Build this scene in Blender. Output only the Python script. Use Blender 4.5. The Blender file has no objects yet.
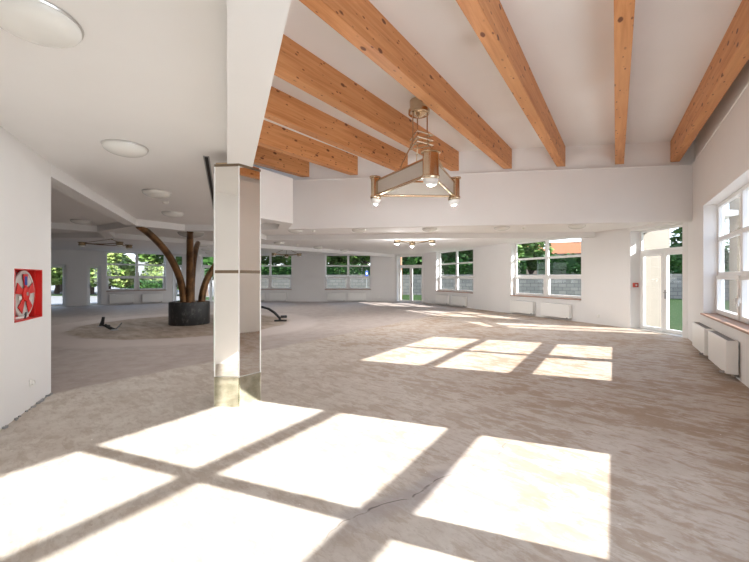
import bpy, bmesh, math, random
from mathutils import Vector, Matrix
random.seed(7)
S = bpy.context.scene
COL = S.collection
PI = math.pi

# ------------------------------------------------------------------ camera, sky, sun, lights, exposure
cam = bpy.data.cameras.new('camera'); camo = bpy.data.objects.new('camera', cam); COL.objects.link(camo)
camo.location = (0, 0, 1.5); camo.rotation_euler = (PI/2, 0, 0)
cam.sensor_width = 36; cam.lens = 36*370/749; cam.shift_y = -3/749; cam.clip_start = 0.02; cam.clip_end = 500
S.camera = camo

W = bpy.data.worlds.new('sky'); S.world = W; W.use_nodes = True
wn = W.node_tree.nodes; wl = W.node_tree.links; wn.clear()
wo = wn.new('ShaderNodeOutputWorld'); wb = wn.new('ShaderNodeBackground'); wl.new(wb.outputs[0], wo.inputs[0])
tc = wn.new('ShaderNodeTexCoord'); sx = wn.new('ShaderNodeSeparateXYZ'); wl.new(tc.outputs['Generated'], sx.inputs[0])
cr = wn.new('ShaderNodeValToRGB'); wl.new(sx.outputs['Z'], cr.inputs[0]); wl.new(cr.outputs[0], wb.inputs[0])
e = cr.color_ramp.elements
e[0].position = 0.0; e[0].color = (0.93, 0.95, 1.0, 1)
e[1].position = 0.6; e[1].color = (0.50, 0.68, 1.0, 1)
m_ = cr.color_ramp.elements.new(0.16); m_.color = (0.72, 0.84, 1.0, 1)
wb.inputs[1].default_value = 2.6

sun = bpy.data.lights.new('sun', 'SUN'); suno = bpy.data.objects.new('sun', sun); COL.objects.link(suno)
SUN_AZ, SUN_EL = math.radians(110.9), math.atan(0.5)
tosun = Vector((math.sin(SUN_AZ)*math.cos(SUN_EL), math.cos(SUN_AZ)*math.cos(SUN_EL), math.sin(SUN_EL)))
suno.rotation_euler = tosun.to_track_quat('Z', 'Y').to_euler()
sun.energy = 18.0; sun.angle = math.radians(0.53); sun.color = (1.0, 0.985, 0.965)

def area(name, loc, aim, sx_, sy_, power, color=(1, 0.99, 0.98)):
    l = bpy.data.lights.new(name, 'AREA'); o = bpy.data.objects.new(name, l); COL.objects.link(o)
    l.shape = 'RECTANGLE'; l.size = sx_; l.size_y = sy_; l.energy = power; l.color = color
    o.location = loc; d = Vector(aim) - Vector(loc); o.rotation_euler = d.to_track_quat('-Z', 'Y').to_euler()
    return o
# added fill boosting daylight at the near window of the right wall, behind the picture's edge
area('near_window_fill', (2.18, 1.02, 1.87), (-2.2, 6.5, 3.4), 2.8, 2.0, 58, (.86, .93, 1.0))
S.view_settings.view_transform = 'Standard'; S.view_settings.look = 'None'
S.view_settings.gamma = 1.0; S.view_settings.use_curve_mapping = False
S.view_settings.exposure = 0.19
try:
    S.cycles.diffuse_bounces = 7; S.cycles.max_bounces = 14; S.cycles.transparent_max_bounces = 24
    S.cycles.sample_clamp_indirect = 8.0
except Exception: pass

# ------------------------------------------------------------------ materials
def mat(name, base=(.8, .8, .8), rough=.6, metal=0.0, spec=.5):
    m = bpy.data.materials.new(name); m.use_nodes = True
    b = m.node_tree.nodes['Principled BSDF']
    b.inputs['Base Color'].default_value = (*base, 1); b.inputs['Roughness'].default_value = rough
    b.inputs['Metallic'].default_value = metal
    if 'Specular IOR Level' in b.inputs: b.inputs['Specular IOR Level'].default_value = spec
    return m
def N(m, t): return m.node_tree.nodes.new(t)
def K(m, a, b): m.node_tree.links.new(a, b)
def bsdf(m): return m.node_tree.nodes['Principled BSDF']
def noise(m, vec, scale, detail=4, rough=.55, dist=0):
    n = N(m, 'ShaderNodeTexNoise'); n.inputs['Scale'].default_value = scale; n.inputs['Detail'].default_value = detail
    n.inputs['Roughness'].default_value = rough; n.inputs['Distortion'].default_value = dist
    if vec is not None: K(m, vec, n.inputs['Vector'])
    return n.outputs['Fac']
def ramp(m, fac, stops, interp='LINEAR'):
    r = N(m, 'ShaderNodeValToRGB'); K(m, fac, r.inputs[0]); r.color_ramp.interpolation = interp
    el = r.color_ramp.elements
    el[0].position, el[0].color = stops[0][0], (*stops[0][1], 1)
    el[1].position, el[1].color = stops[-1][0], (*stops[-1][1], 1)
    for p, c in stops[1:-1]:
        x = el.new(p); x.color = (*c, 1)
    return r.outputs[0]
def mix(m, fac, a, b, mode='MIX'):
    x = N(m, 'ShaderNodeMix'); x.data_type = 'RGBA'; x.blend_type = mode
    if isinstance(fac, (int, float)): x.inputs[0].default_value = fac
    else: K(m, fac, x.inputs[0])
    for v, i in ((a, 6), (b, 7)):
        if isinstance(v, tuple): x.inputs[i].default_value = (*v, 1)
        else: K(m, v, x.inputs[i])
    return x.outputs[2]
def mth(m, op, a, b=0.0, c=None):
    x = N(m, 'ShaderNodeMath'); x.operation = op
    for i, v in enumerate((a, b, c)):
        if v is None: continue
        if isinstance(v, (int, float)): x.inputs[i].default_value = v
        else: K(m, v, x.inputs[i])
    return x.outputs[0]
def smooth(m, v, lo, hi):
    r = N(m, 'ShaderNodeMapRange'); r.interpolation_type = 'SMOOTHSTEP'
    K(m, v, r.inputs[0]); r.inputs[1].default_value = lo; r.inputs[2].default_value = hi
    return r.outputs[0]
def objvec(m, scale=(1, 1, 1), rot=(0, 0, 0)):
    t = N(m, 'ShaderNodeTexCoord'); p = N(m, 'ShaderNodeMapping')
    p.inputs['Scale'].default_value = scale; p.inputs['Rotation'].default_value = rot
    K(m, t.outputs['Object'], p.inputs[0]); return p.outputs[0]
def bump(m, h, strength=.2, dist=.01):
    b = N(m, 'ShaderNodeBump'); b.inputs['Strength'].default_value = strength; b.inputs['Distance'].default_value = dist
    K(m, h, b.inputs['Height']); K(m, b.outputs[0], bsdf(m).inputs['Normal'])

def plaster(name, a, b, rough=.75):
    m = mat(name, a, rough, spec=.25); v = objvec(m)
    K(m, mix(m, smooth(m, noise(m, v, 1.3, 5), .3, .7), a, b), bsdf(m).inputs['Base Color'])
    bump(m, noise(m, v, 60, 3), .05, .004); return m
M = {}
M['wall'] = plaster('white_plaster', (.80, .788, .775), (.785, .772, .757))
M['ceil'] = plaster('ceiling_plaster', (.83, .826, .82), (.815, .81, .802))
M['cream'] = plaster('cream_render', (.19, .165, .135), (.18, .155, .125))
M['peach'] = plaster('peach_render', (.24, .13, .075), (.22, .12, .07))
M['white'] = mat('white_frame', (.82, .82, .81), .35)
M['enamel'] = mat('radiator_enamel', (.84, .83, .80), .3)
M['grey'] = mat('grey_plastic', (.28, .28, .28), .5)
M['black'] = mat('black_rubber', (.012, .012, .012), .55)
M['dark'] = mat('dark_slot', (.01, .01, .01), .8)
M['plastic'] = mat('white_plastic', (.83, .82, .78), .4)
M['red'] = mat('red_paint', (.62, .02, .015), .4)
M['redbox'] = mat('dull_red_plastic', (.42, .05, .03), .45)
M['blue'] = mat('blue_sign', (.02, .07, .36), .5)
M['hose'] = mat('pale_hose', (.55, .53, .50), .6)
M['steel'] = mat('steel', (.65, .64, .62), .3, 1)
M['opal'] = mat('opal_glass', (.80, .80, .77), .22)
M['opalgrey'] = mat('smoked_opal_glass', (.50, .49, .46), .2)
M['frost'] = mat('frosted_glass', (.66, .63, .57), .35)
m = mat('nickel_brass', (.66, .53, .38), .16, 1); M['brass'] = m
v = objvec(m); K(m, mix(m, noise(m, v, 9, 3), (.70, .57, .42), (.56, .43, .29)), bsdf(m).inputs['Base Color'])
M['agedbrass'] = mat('aged_brass', (.34, .26, .17), .25, 1)
m = mat('mirror_panel', (.86, .84, .80), .03, 1); M['mirror'] = m
v = objvec(m); bump(m, noise(m, v, 1.6, 1), .03, .02)
m = mat('worn_mirror_plinth', (.62, .62, .50), .10, 1); M['plinth'] = m
v = objvec(m); K(m, mix(m, smooth(m, noise(m, v, 7, 4), .35, .7), (.74, .74, .62), (.48, .49, .38)), bsdf(m).inputs['Base Color'])
M['bronzeband'] = mat('dull_bronze', (.22, .17, .12), .35, .9)
m = mat('bronze_tube', (.16, .095, .05), .34, .75); M['bronze'] = m
v = objvec(m); K(m, mix(m, smooth(m, noise(m, v, 3, 4), .35, .7), (.25, .135, .06), (.10, .058, .03)), bsdf(m).inputs['Base Color'])
m = mat('dark_drum', (.03, .03, .03), .5); M['drum'] = m
v = objvec(m, (1, 1, .5)); K(m, mix(m, smooth(m, noise(m, v, 9, 6, .7), .5, .75), (.022, .022, .022), (.13, .13, .12)), bsdf(m).inputs['Base Color'])

def glass():
    m = bpy.data.materials.new('window_glass'); m.use_nodes = True; nt = m.node_tree; nt.nodes.clear()
    o = nt.nodes.new('ShaderNodeOutputMaterial'); mx = nt.nodes.new('ShaderNodeMixShader')
    t = nt.nodes.new('ShaderNodeBsdfTransparent'); t.inputs[0].default_value = (.96, .98, .97, 1)
    g = nt.nodes.new('ShaderNodeBsdfGlossy'); g.inputs['Roughness'].default_value = .01
    lw = nt.nodes.new('ShaderNodeLayerWeight'); lw.inputs[0].default_value = .5
    pw = nt.nodes.new('ShaderNodeMath'); pw.operation = 'POWER'; pw.inputs[1].default_value = 4.0; nt.links.new(lw.outputs['Facing'], pw.inputs[0])
    f = nt.nodes.new('ShaderNodeMath'); f.operation = 'MULTIPLY_ADD'; f.inputs[1].default_value = .5; f.inputs[2].default_value = .035; nt.links.new(pw.outputs[0], f.inputs[0])
    nt.links.new(f.outputs[0], mx.inputs[0]); nt.links.new(t.outputs[0], mx.inputs[1]); nt.links.new(g.outputs[0], mx.inputs[2])
    nt.links.new(mx.outputs[0], o.inputs[0]); return m
M['glass'] = glass()

# knotty pine glulam: grain runs along local X
m = mat('knotty_pine', (.6, .3, .12), .5, spec=.3); M['pine'] = m
v = objvec(m, (.7, 9, 9)); g1 = noise(m, v, 1.6, 6, .6, .6)
c = ramp(m, g1, [(.28, (.50, .215, .080)), (.5, (.63, .30, .125)), (.72, (.72, .38, .18))])
v2 = objvec(m, (.35, 1.0, 22)); c = mix(m, smooth(m, noise(m, v2, 1.0, 2), .44, .62), c, (.74, .41, .20)); 
c = mix(m, .55, c, ramp(m, g1, [(.28, (.48, .205, .075)), (.72, (.70, .36, .165))]))
vk = N(m, 'ShaderNodeTexVoronoi'); vk.inputs['Scale'].default_value = 4.6; K(m, objvec(m, (.62, 1.25, 1.25)), vk.inputs['Vector'])
kn = smooth(m, mth(m, 'ADD', vk.outputs['Distance'], mth(m, 'MULTIPLY', noise(m, objvec(m), 14, 2), .10)), .23, .16)
c = mix(m, 1.0, c, (.95, .89, .82), 'MULTIPLY')
c = mix(m, kn, c, (.16, .055, .022))
vk2 = N(m, 'ShaderNodeTexVoronoi'); vk2.inputs['Scale'].default_value = 11; K(m, objvec(m, (.5, 1.1, 1.1)), vk2.inputs['Vector'])
c = mix(m, smooth(m, vk2.outputs['Distance'], .17, .10), c, (.22, .08, .03))
K(m, c, bsdf(m).inputs['Base Color'])

# bare screed with glue residue
m = mat('bare_screed', (.4, .34, .28), .62, spec=.35); M['floor'] = m
P = objvec(m); sp = N(m, 'ShaderNodeSeparateXYZ'); K(m, P, sp.inputs[0]); X, Y = sp.outputs[0], sp.outputs[1]
rot_ = N(m, 'ShaderNodeMapping'); rot_.inputs['Rotation'].default_value = (0, 0, math.radians(46)); K(m, P, rot_.inputs[0])
sc_ = N(m, 'ShaderNodeMapping'); sc_.inputs['Scale'].default_value = (1.0, 2.4, 1); K(m, rot_.outputs[0], sc_.inputs[0]); st = sc_.outputs[0]
big = noise(m, P, .45, 4); n1 = noise(m, st, 1.5, 8, .66, .5); n2 = noise(m, P, 3.2, 8, .68); n3 = noise(m, P, 26, 5, .65)
s1 = noise(m, st, 3.2, 9, .72, .35); s2 = noise(m, st, 8.5, 6, .7, .3); s3 = noise(m, P, 1.1, 4, .6)
smear = smooth(m, mth(m, 'ADD', mth(m, 'MULTIPLY', s1, .65), mth(m, 'MULTIPLY', s3, .35)), .485, .55)
fine = smooth(m, s2, .50, .60)
base = mix(m, smooth(m, n2, .35, .65), (.445, .38, .325), (.385, .315, .26))
brown = mix(m, mth(m, 'MULTIPLY', smear, .85), base, (.285, .195, .13))
brown = mix(m, mth(m, 'MULTIPLY', fine, .40), brown, (.25, .165, .11))
beige = mix(m, smooth(m, n2, .35, .65), (.56, .515, .46), (.475, .42, .365))
beige = mix(m, mth(m, 'MULTIPLY', smear, .50), beige, (.37, .30, .235))
beige = mix(m, mth(m, 'MULTIPLY', fine, .30), beige, (.33, .27, .215))
rgt = smooth(m, mth(m, 'ADD', mth(m, 'ADD', mth(m, 'MULTIPLY', X, .8), mth(m, 'MULTIPLY', Y, .30)), mth(m, 'MULTIPLY', big, 3.0)), 1.6, 5.0)
c = mix(m, rgt, beige, brown)
# the older strip of screed left of a straight joint
dl = mth(m, 'ADD', mth(m, 'ADD', mth(m, 'MULTIPLY', X, -.840), mth(m, 'MULTIPLY', Y, .545)), -6.07)
dl = mth(m, 'ADD', dl, mth(m, 'MULTIPLY', noise(m, P, 2.2, 5), .25))
old = ramp(m, n2, [(.3, (.30, .245, .215)), (.55, (.375, .315, .285)), (.75, (.42, .365, .335))])
c = mix(m, mth(m, 'MULTIPLY', smooth(m, dl, .08, .25), .95), c, old)
# round stained area about the column
dx = mth(m, 'ADD', X, 6.07); dy = mth(m, 'ADD', Y, -12.15)
rr = mth(m, 'SQRT', mth(m, 'ADD', mth(m, 'MULTIPLY', dx, dx), mth(m, 'MULTIPLY', dy, dy)))
rr = mth(m, 'ADD', rr, mth(m, 'MULTIPLY', noise(m, P, 1.2, 3), .5))
pale = smooth(m, rr, 4.6, 4.2)
c = mix(m, mth(m, 'MULTIPLY', pale, .7), c, (.47, .40, .37))
c = mix(m, smooth(m, rr, 3.5, 3.25), c, ramp(m, n1, [(.35, (.20, .145, .105)), (.65, (.36, .29, .235))]))
# crack with a grey stain
ck = mth(m, 'ADD', mth(m, 'ADD', mth(m, 'MULTIPLY', X, .62), mth(m, 'MULTIPLY', Y, -.785)), 1.855)
ck = mth(m, 'ADD', ck, mth(m, 'MULTIPLY', mth(m, 'ADD', noise(m, P, 1.6, 3, .5), -.5), .5))
ck = mth(m, 'ABSOLUTE', ck)
along = mth(m, 'ADD', mth(m, 'MULTIPLY', X, .785), mth(m, 'MULTIPLY', Y, .62))
win = mth(m, 'MULTIPLY', smooth(m, along, .9, 1.5), smooth(m, along, 3.3, 2.6))
c = mix(m, mth(m, 'MULTIPLY', mth(m, 'MULTIPLY', smooth(m, ck, .17, .03), win), .55), c, (.30, .275, .28))
c = mix(m, mth(m, 'MULTIPLY', mth(m, 'MULTIPLY', smooth(m, ck, .009, .002), win), mth(m, 'MULTIPLY', smooth(m, n2, .46, .58), .8)), c, (.09, .07, .06))
# specks of plaster and dirt
c = mix(m, smooth(m, noise(m, P, 17, 2), .74, .79), c, (.70, .67, .62))
c = mix(m, mth(m, 'MULTIPLY', smooth(m, n3, .66, .76), .5), c, (.20, .15, .12))
K(m, c, bsdf(m).inputs['Base Color'])
bump(m, mix(m, .5, n2, n3), .25, .012)

m = mat('wood_sill', (.36, .22, .15), .45); M['sill'] = m
v = objvec(m, (1, 8, 8)); K(m, mix(m, noise(m, v, 2.5, 4), (.42, .26, .18), (.28, .16, .11)), bsdf(m).inputs['Base Color'])
m = mat('garden_block', (.3, .27, .24), .85); M['block'] = m
bt = N(m, 'ShaderNodeTexBrick'); bt.inputs['Scale'].default_value = 1.0
mp = N(m, 'ShaderNodeMapping'); mp.inputs['Rotation'].default_value = (PI/2, 0, 0)
t_ = N(m, 'ShaderNodeTexCoord'); K(m, t_.outputs['Object'], mp.inputs[0]); K(m, mp.outputs[0], bt.inputs['Vector'])
for k_, vv in (('Color1', (.27, .24, .20, 1)), ('Color2', (.19, .17, .145, 1)), ('Mortar', (.11, .10, .085, 1))): bt.inputs[k_].default_value = vv
bt.inputs['Brick Width'].default_value = .6; bt.inputs['Row Height'].default_value = .3; bt.inputs['Mortar Size'].default_value = .02
K(m, bt.outputs['Color'], bsdf(m).inputs['Base Color'])
def leafmat(name, a, b):
    m = mat(name, a, .55, spec=.2); v = objvec(m)
    K(m, mix(m, smooth(m, noise(m, v, 1.4, 3), .35, .65), a, b), bsdf(m).inputs['Base Color'])
    bsdf(m).inputs['Subsurface Weight'].default_value = 0
    return m
M['leaf'] = leafmat('tree_leaf', (.05, .115, .018), (.12, .19, .04))
M['hedge'] = leafmat('hedge_leaf', (.016, .055, .012), (.04, .10, .02))
M['bushleaf'] = leafmat('bush_leaf', (.11, .19, .04), (.24, .28, .09))
M['bark'] = mat('bark', (.09, .06, .045), .9)
m = mat('lawn', (.08, .17, .03), .9, spec=.1); M['lawn'] = m
v = objvec(m); K(m, mix(m, noise(m, v, 2.5, 5), (.016, .036, .008), (.034, .058, .015)), bsdf(m).inputs['Base Color'])
m = mat('pavement', (.36, .33, .31), .85); M['pave'] = m
v = objvec(m); K(m, mix(m, noise(m, v, .8, 4), (.20, .185, .17), (.16, .15, .145)), bsdf(m).inputs['Base Color'])
M['terracotta'] = mat('roof_tile', (.27, .095, .03), .8)
M['house'] = mat('house_render', (.22, .165, .115), .85)
M['farhouse'] = mat('pale_house_render', (.22, .22, .22), .85)

# ------------------------------------------------------------------ mesh helpers
class MB:
    def __init__(s): s.bm = bmesh.new()
    def box(s, c, d, rz=0.0, bev=0.0):
        T = Matrix.Translation(c) @ Matrix.Rotation(rz, 4, 'Z') @ Matrix.Diagonal((d[0], d[1], d[2], 1))
        r = bmesh.ops.create_cube(s.bm, size=1, matrix=T)
        if bev > 0:
            es = list({e for v in r['verts'] for e in v.link_edges})
            bmesh.ops.bevel(s.bm, geom=es, offset=bev, segments=2, affect='EDGES', profile=.5)
        return s
    def bb(s, x0, x1, y0, y1, z0, z1, bev=0.0):
        return s.box(((x0+x1)/2, (y0+y1)/2, (z0+z1)/2), (abs(x1-x0), abs(y1-y0), abs(z1-z0)), 0, bev)
    def lathe(s, prof, c=(0, 0, 0), n=32, sx=1.0, sy=1.0, rz=0.0, axis=None):
        rings = []
        R = Matrix.Translation(c) @ (axis if axis is not None else Matrix.Rotation(rz, 4, 'Z'))
        for r, z in prof:
            if r < 1e-6: rings.append([s.bm.verts.new(R @ Vector((0, 0, z)))])
            else: rings.append([s.bm.verts.new(R @ Vector((r*sx*math.cos(2*PI*i/n), r*sy*math.sin(2*PI*i/n), z))) for i in range(n)])
        for a, b in zip(rings, rings[1:]):
            for i in range(n):
                j = (i+1) % n
                try:
                    if len(a) == 1 and len(b) == 1: continue
                    if len(a) == 1: s.bm.faces.new((a[0], b[i], b[j]))
                    elif len(b) == 1: s.bm.faces.new((a[i], b[0], a[j]))
                    else: s.bm.faces.new((a[i], b[i], b[j], a[j]))
                except ValueError: pass
        return s
    def tube(s, pts, r, n=10, cap=True):
        pts = [Vector(p) for p in pts]; rad = r if isinstance(r, (list, tuple)) else [r]*len(pts)
        rings = []; ref = None
        for i, p in enumerate(pts):
            d = (pts[min(i+1, len(pts)-1)] - pts[max(i-1, 0)]).normalized()
            if ref is None: ref = Vector((0, 0, 1)) if abs(d.z) < .9 else Vector((1, 0, 0))
            a = d.cross(ref).normalized(); b = d.cross(a).normalized(); ref = -b if False else ref
            rings.append([s.bm.verts.new(p + (a*math.cos(2*PI*k/n) + b*math.sin(2*PI*k/n))*rad[i]) for k in range(n)])
        for a, b in zip(rings, rings[1:]):
            for k in range(n): s.bm.faces.new((a[k], a[(k+1) % n], b[(k+1) % n], b[k]))
        if cap:
            s.bm.faces.new(rings[0][::-1]); s.bm.faces.new(rings[-1])
        return s
    def prism(s, poly, z0, z1):
        a = [s.bm.verts.new((x, y, z0)) for x, y in poly]; b = [s.bm.verts.new((x, y, z1)) for x, y in poly]
        n = len(poly); fs = [s.bm.faces.new(a[::-1]), s.bm.faces.new(b)]
        for i in range(n): s.bm.faces.new((a[i], a[(i+1) % n], b[(i+1) % n], b[i]))
        for f in fs: f.normal_update()
        bmesh.ops.triangulate(s.bm, faces=fs); return s
    def quad(s, a, b, c, d): s.bm.faces.new([s.bm.verts.new(p) for p in (a, b, c, d)]); return s
    def build(s, name, material, parent=None, smooth=False, loc=None, rz=0.0):
        bmesh.ops.recalc_face_normals(s.bm, faces=s.bm.faces[:])
        me = bpy.data.meshes.new(name); s.bm.to_mesh(me); s.bm.free()
        me.materials.append(material)
        o = bpy.data.objects.new(name, me); COL.objects.link(o)
        if parent is not None: o.parent = parent
        if loc is not None: o.location = loc
        o.rotation_euler[2] = rz
        if smooth:
            for p in me.polygons: p.use_smooth = True
            try: me.set_sharp_from_angle(angle=math.radians(38))
            except Exception: pass
        return o
def tag(o, label, cat, group=None, kind=None):
    o['label'] = label; o['category'] = cat
    if group: o['group'] = group
    if kind: o['kind'] = kind
    return o
def empty(name, loc=(0, 0, 0), rz=0.0):
    o = bpy.data.objects.new(name, None); o.empty_display_size = .1; COL.objects.link(o)
    o.location = loc; o.rotation_euler = (0, 0, rz); return o
def copy_tree(o, parent=None):
    c = o.copy(); COL.objects.link(c)
    if parent is not None: c.parent = parent
    for ch in list(o.children): copy_tree(ch, c)
    return c
def struct(o): o['kind'] = 'structure'; return o

# ------------------------------------------------------------------ the plan
CH, BB, HB, LEDGE = 3.00, 2.83, 4.74, 4.17       # low ceiling, underside of downstands, bay ceiling, ledge
uR = Vector((.543, .840)); nR = Vector((.840, -.543)); bR = nR*1.548
def pR(t, off=0.0): p = bR + uR*t + nR*off; return (p.x, p.y)
APEX = pR(-.75); R_ = (7.447, 8.67)
G1 = (7.776, 9.18); G2 = (7.62, 11.12); P3 = (3.014, 22.53); P4 = (1.302, 23.5); P5 = (-9.69, 23.5); P6 = (-12.42, 22.68)
P7 = (-20.94, 15.65); P8 = (-22.0, 6.0); P9 = (-9.0, -4.0); LW = (-4.234, 4.843); LB = (-1.12, -1.98)
KK = (-2.79, 7.77); MM = (-1.99, 9.03); NN = (-2.36, 10.09)

fl = MB(); fl.prism([APEX, G1, (8.2, 9.2), (8.1, 11.3), G2, P3, (3.3, 22.9), (1.6, 23.9), P4, P5, (-9.8, 23.9), (-12.5, 23.0), P6, P7, P8, P9, LB], -.12, 0)
struct(fl.build('floor', M['floor']))
struct(MB().prism([(7.62, 8.80), (9.2, 8.8), (8.5, 11.6), (3.6, 23.1), (1.5, 24.0), (-9.8, 24.0), (-12.6, 23.2), P7, P8, P9, LB, (.72, -1.52), (-2.95, 7.85), (-2.2, 9.2), (-2.5, 10.22)], CH, CH+.12).build('ceiling', M['ceil']))
struct(MB().prism([(1.15, -1.75), (8.1, 9.0), (7.6, 9.05), (-4.0, 10.75), (-3.9, 7.8), (.4, -1.6)], HB, HB+.12).build('ceiling_upper', M['ceil']))

def wall(name, p0, p1, z0, z1, th, openings=(), side=1, material=None):
    """A wall whose inner face runs p0-p1; thickness goes to the right-hand side (side=1) or left (side=-1). Openings are (s0,s1,za,zb)."""
    a = Vector(p0); L = (Vector(p1)-a).length; u = (Vector(p1)-a)/L; n = Vector((u.y, -u.x))*side
    ss = sorted({0, L, *[x for o in openings for x in o[:2]]}); zz = sorted({z0, z1, *[x for o in openings for x in o[2:4]]})
    solid = lambda i, j: 0 <= i < len(ss)-1 and 0 <= j < len(zz)-1 and not any(o[0]-1e-6 <= ss[i] and ss[i+1] <= o[1]+1e-6 and o[2]-1e-6 <= zz[j] and zz[j+1] <= o[3]+1e-6 for o in openings)
    bm = bmesh.new(); cache = {}
    def V(s, d, z):
        k = (round(s, 4), round(d, 4), round(z, 4))
        if k not in cache:
            cache[k] = bm.verts.new((s, -d*side, z))
        return cache[k]
    for i in range(len(ss)-1):
        for j in range(len(zz)-1):
            if not solid(i, j): continue
            s0, s1, za, zb = ss[i], ss[i+1], zz[j], zz[j+1]
            F = lambda *q: bm.faces.new([V(*x) for x in q])
            F((s0, 0, za), (s1, 0, za), (s1, 0, zb), (s0, 0, zb)); F((s0, th, za), (s0, th, zb), (s1, th, zb), (s1, th, za))
            if not solid(i-1, j): F((s0, 0, za), (s0, 0, zb), (s0, th, zb), (s0, th, za))
            if not solid(i+1, j): F((s1, 0, za), (s1, th, za), (s1, th, zb), (s1, 0, zb))
            if not solid(i, j-1): F((s0, 0, za), (s0, th, za), (s1, th, za), (s1, 0, za))
            if not solid(i, j+1): F((s0, 0, zb), (s1, 0, zb), (s1, th, zb), (s0, th, zb))
    b = MB(); b.bm.free(); b.bm = bm
    return struct(b.build(name, material or M['wall'], None, False, (a.x, a.y, 0), math.atan2(u.y, u.x)))

WZ = (.76, 2.985); TH = .32; DZ = 2.90
# right wall: from its near end to the door corner; s = t + .75
LR = (Vector(G1)-Vector(APEX)).length
WR = [(1.65, 5.0), (7.41, 10.80)]
wall('wall_right', APEX, G1, 0, LEDGE, TH, [(a, b, *WZ) for a, b in WR], 1)
wall('wall_right_upper', pR(-.75, .05), pR(11.6, .05), LEDGE, HB+.02, TH-.05, [], 1)
wall('wall_door_corner', G1, G2, 0, CH+.02, .42, [(.15, 1.86, 0, DZ)], 1)
WF = [(1.58, 4.90), (7.49, 10.90)]
wall('wall_far_right', G2, P3, 0, CH+.02, TH, [(a, b, *WZ) for a, b in WF], 1)
wall('wall_far_corner', P3, P4, 0, CH+.02, .42, [(.13, 1.84, 0, DZ)], 1)
WB = [(1.52, 4.45), (6.57, 9.40)]
wall('wall_back', P4, P5, 0, CH+.02, TH, [(a, b, *WZ) for a, b in WB], 1)
wall('wall_back_corner', P5, P6, 0, CH+.02, .42, [(.15, 1.22, 0, DZ), (2.29, 2.78, 0, DZ)], 1)
wall('wall_left_far', P6, P7, 0, CH+.02, TH, [(.32, 3.27, *WZ), (3.50, 4.12, 0, 2.20), (4.98, 5.95, 0, 2.20)], 1)
wall('wall_left_outer', P7, P8, 0, CH+.02, TH, [], 1)
wall('wall_left_rear', P8, P9, 0, CH+.02, TH, [], 1)
wall('wall_rear', P9, LB, 0, CH+.02, TH, [], 1)
wall('wall_rear_corner', LB, APEX, 0, CH+.02, .3, [], 1)
# interior partition with the hose reel recess; s runs from the far end
uL = (Vector(LB)-Vector(LW)).normalized()
HR0, HR1, HRZ0, HRZ1 = .30, 1.02, 1.025, 1.60
wall('wall_left', LW, LB, 0, CH+.02, .26, [(HR0, HR1, HRZ0, HRZ1)], 1)
nL = Vector((uL.y, -uL.x))       # into the partition
def pL(s, off=0.0): p = Vector(LW) + uL*s + nL*off; return (p.x, p.y)

# downstands and bulkheads
def strip(name, p0, p1, width, z0, z1, side=1, ext=0.0):
    a = Vector(p0); b = Vector(p1); u = (b-a).normalized(); n = Vector((u.y, -u.x))*side
    q = [a, b, b+n*width, a+n*width]
    return struct(MB().prism([(p.x, p.y) for p in q], z0, z1).build(name, M['ceil']))
strip('trim_1', APEX, KK, .285, BB, HB+.02, -1)                       # bulkhead on the bay's left side
struct(MB().prism([KK, MM, NN, (NN[0]-.3, NN[1]+.05), (-2.35, 9.15), (KK[0]-.3, KK[1])], BB, 3.93).build('trim_2', M['ceil']))
strip('trim_3', (R_[0]+.35, R_[1]-.051), (NN[0]-1.5, NN[1]+.218), .22, BB, LEDGE, 1)   # fascia
strip('trim_4', (R_[0]+.35, R_[1]+.0), (NN[0]-1.5, NN[1]+.28), .16, LEDGE, HB+.02, 1)
strip('trim_12', (R_[0]+.05, R_[1]-.017), (NN[0]+.1, NN[1]-.026), .03, LEDGE-.025, LEDGE, 1)     # lip along the ledge
strip('trim_13', pR(.6, -.012), pR(10.95, -.012), .03, LEDGE-.025, LEDGE, 1)
strip('trim_14', (-2.80, 7.70), (-3.55, 10.45), .25, 3.5, HB+.02, -1)
A_ = (-6.03, 9.38); B_ = (-5.32, 10.38); E_ = (-3.95, 10.40); F_ = (-3.78, 12.94); H_ = (-6.5, 14.2); D_ = (-7.97, 10.63)
strip('trim_5', LW, A_, .27, BB, CH+.01, -1)
strip('trim_6', F_, (7.3, 12.1), .27, BB, CH+.01, -1)
strip('trim_7', (-5.15, 16.3), (1.35, 23.6), .27, BB, CH+.01, -1)
strip('trim_8', (-15.5, 3.6), D_, .27, BB, CH+.01, -1)
strip('trim_9', (-7.3, 14.2), (-11.2, 23.0), .27, BB, CH+.01, 1)
strip('trim_10', (-9.0, 12.3), (-21.0, 13.2), .27, BB, CH+.01, 1)
ringpts = [A_, B_, E_, F_, (-5.15, 16.3), (-7.3, 14.6), (-9.0, 12.4), D_]
rc = Vector((-6.07, 12.3))
rb = MB(); n_ = len(ringpts); vs = []
for i, p in enumerate(ringpts):
    p = Vector(p); a = (p-Vector(ringpts[i-1])).normalized(); b = (Vector(ringpts[(i+1) % n_])-p).normalized()
    na = Vector((-a.y, a.x)); nb = Vector((-b.y, b.x)); k = (na+nb).normalized(); q = p + k*(.27/max(.45, k.dot(na)))
    vs.append([rb.bm.verts.new((x.x, x.y, z)) for x in (p, q) for z in (BB, CH+.01)])
for i in range(n_):
    a, b = vs[i], vs[(i+1) % n_]
    for f in ((0, 1), (1, 3), (3, 2), (2, 0)): rb.bm.faces.new((a[f[0]], a[f[1]], b[f[1]], b[f[0]]))
struct(rb.build('trim_11', M['ceil']))

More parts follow.
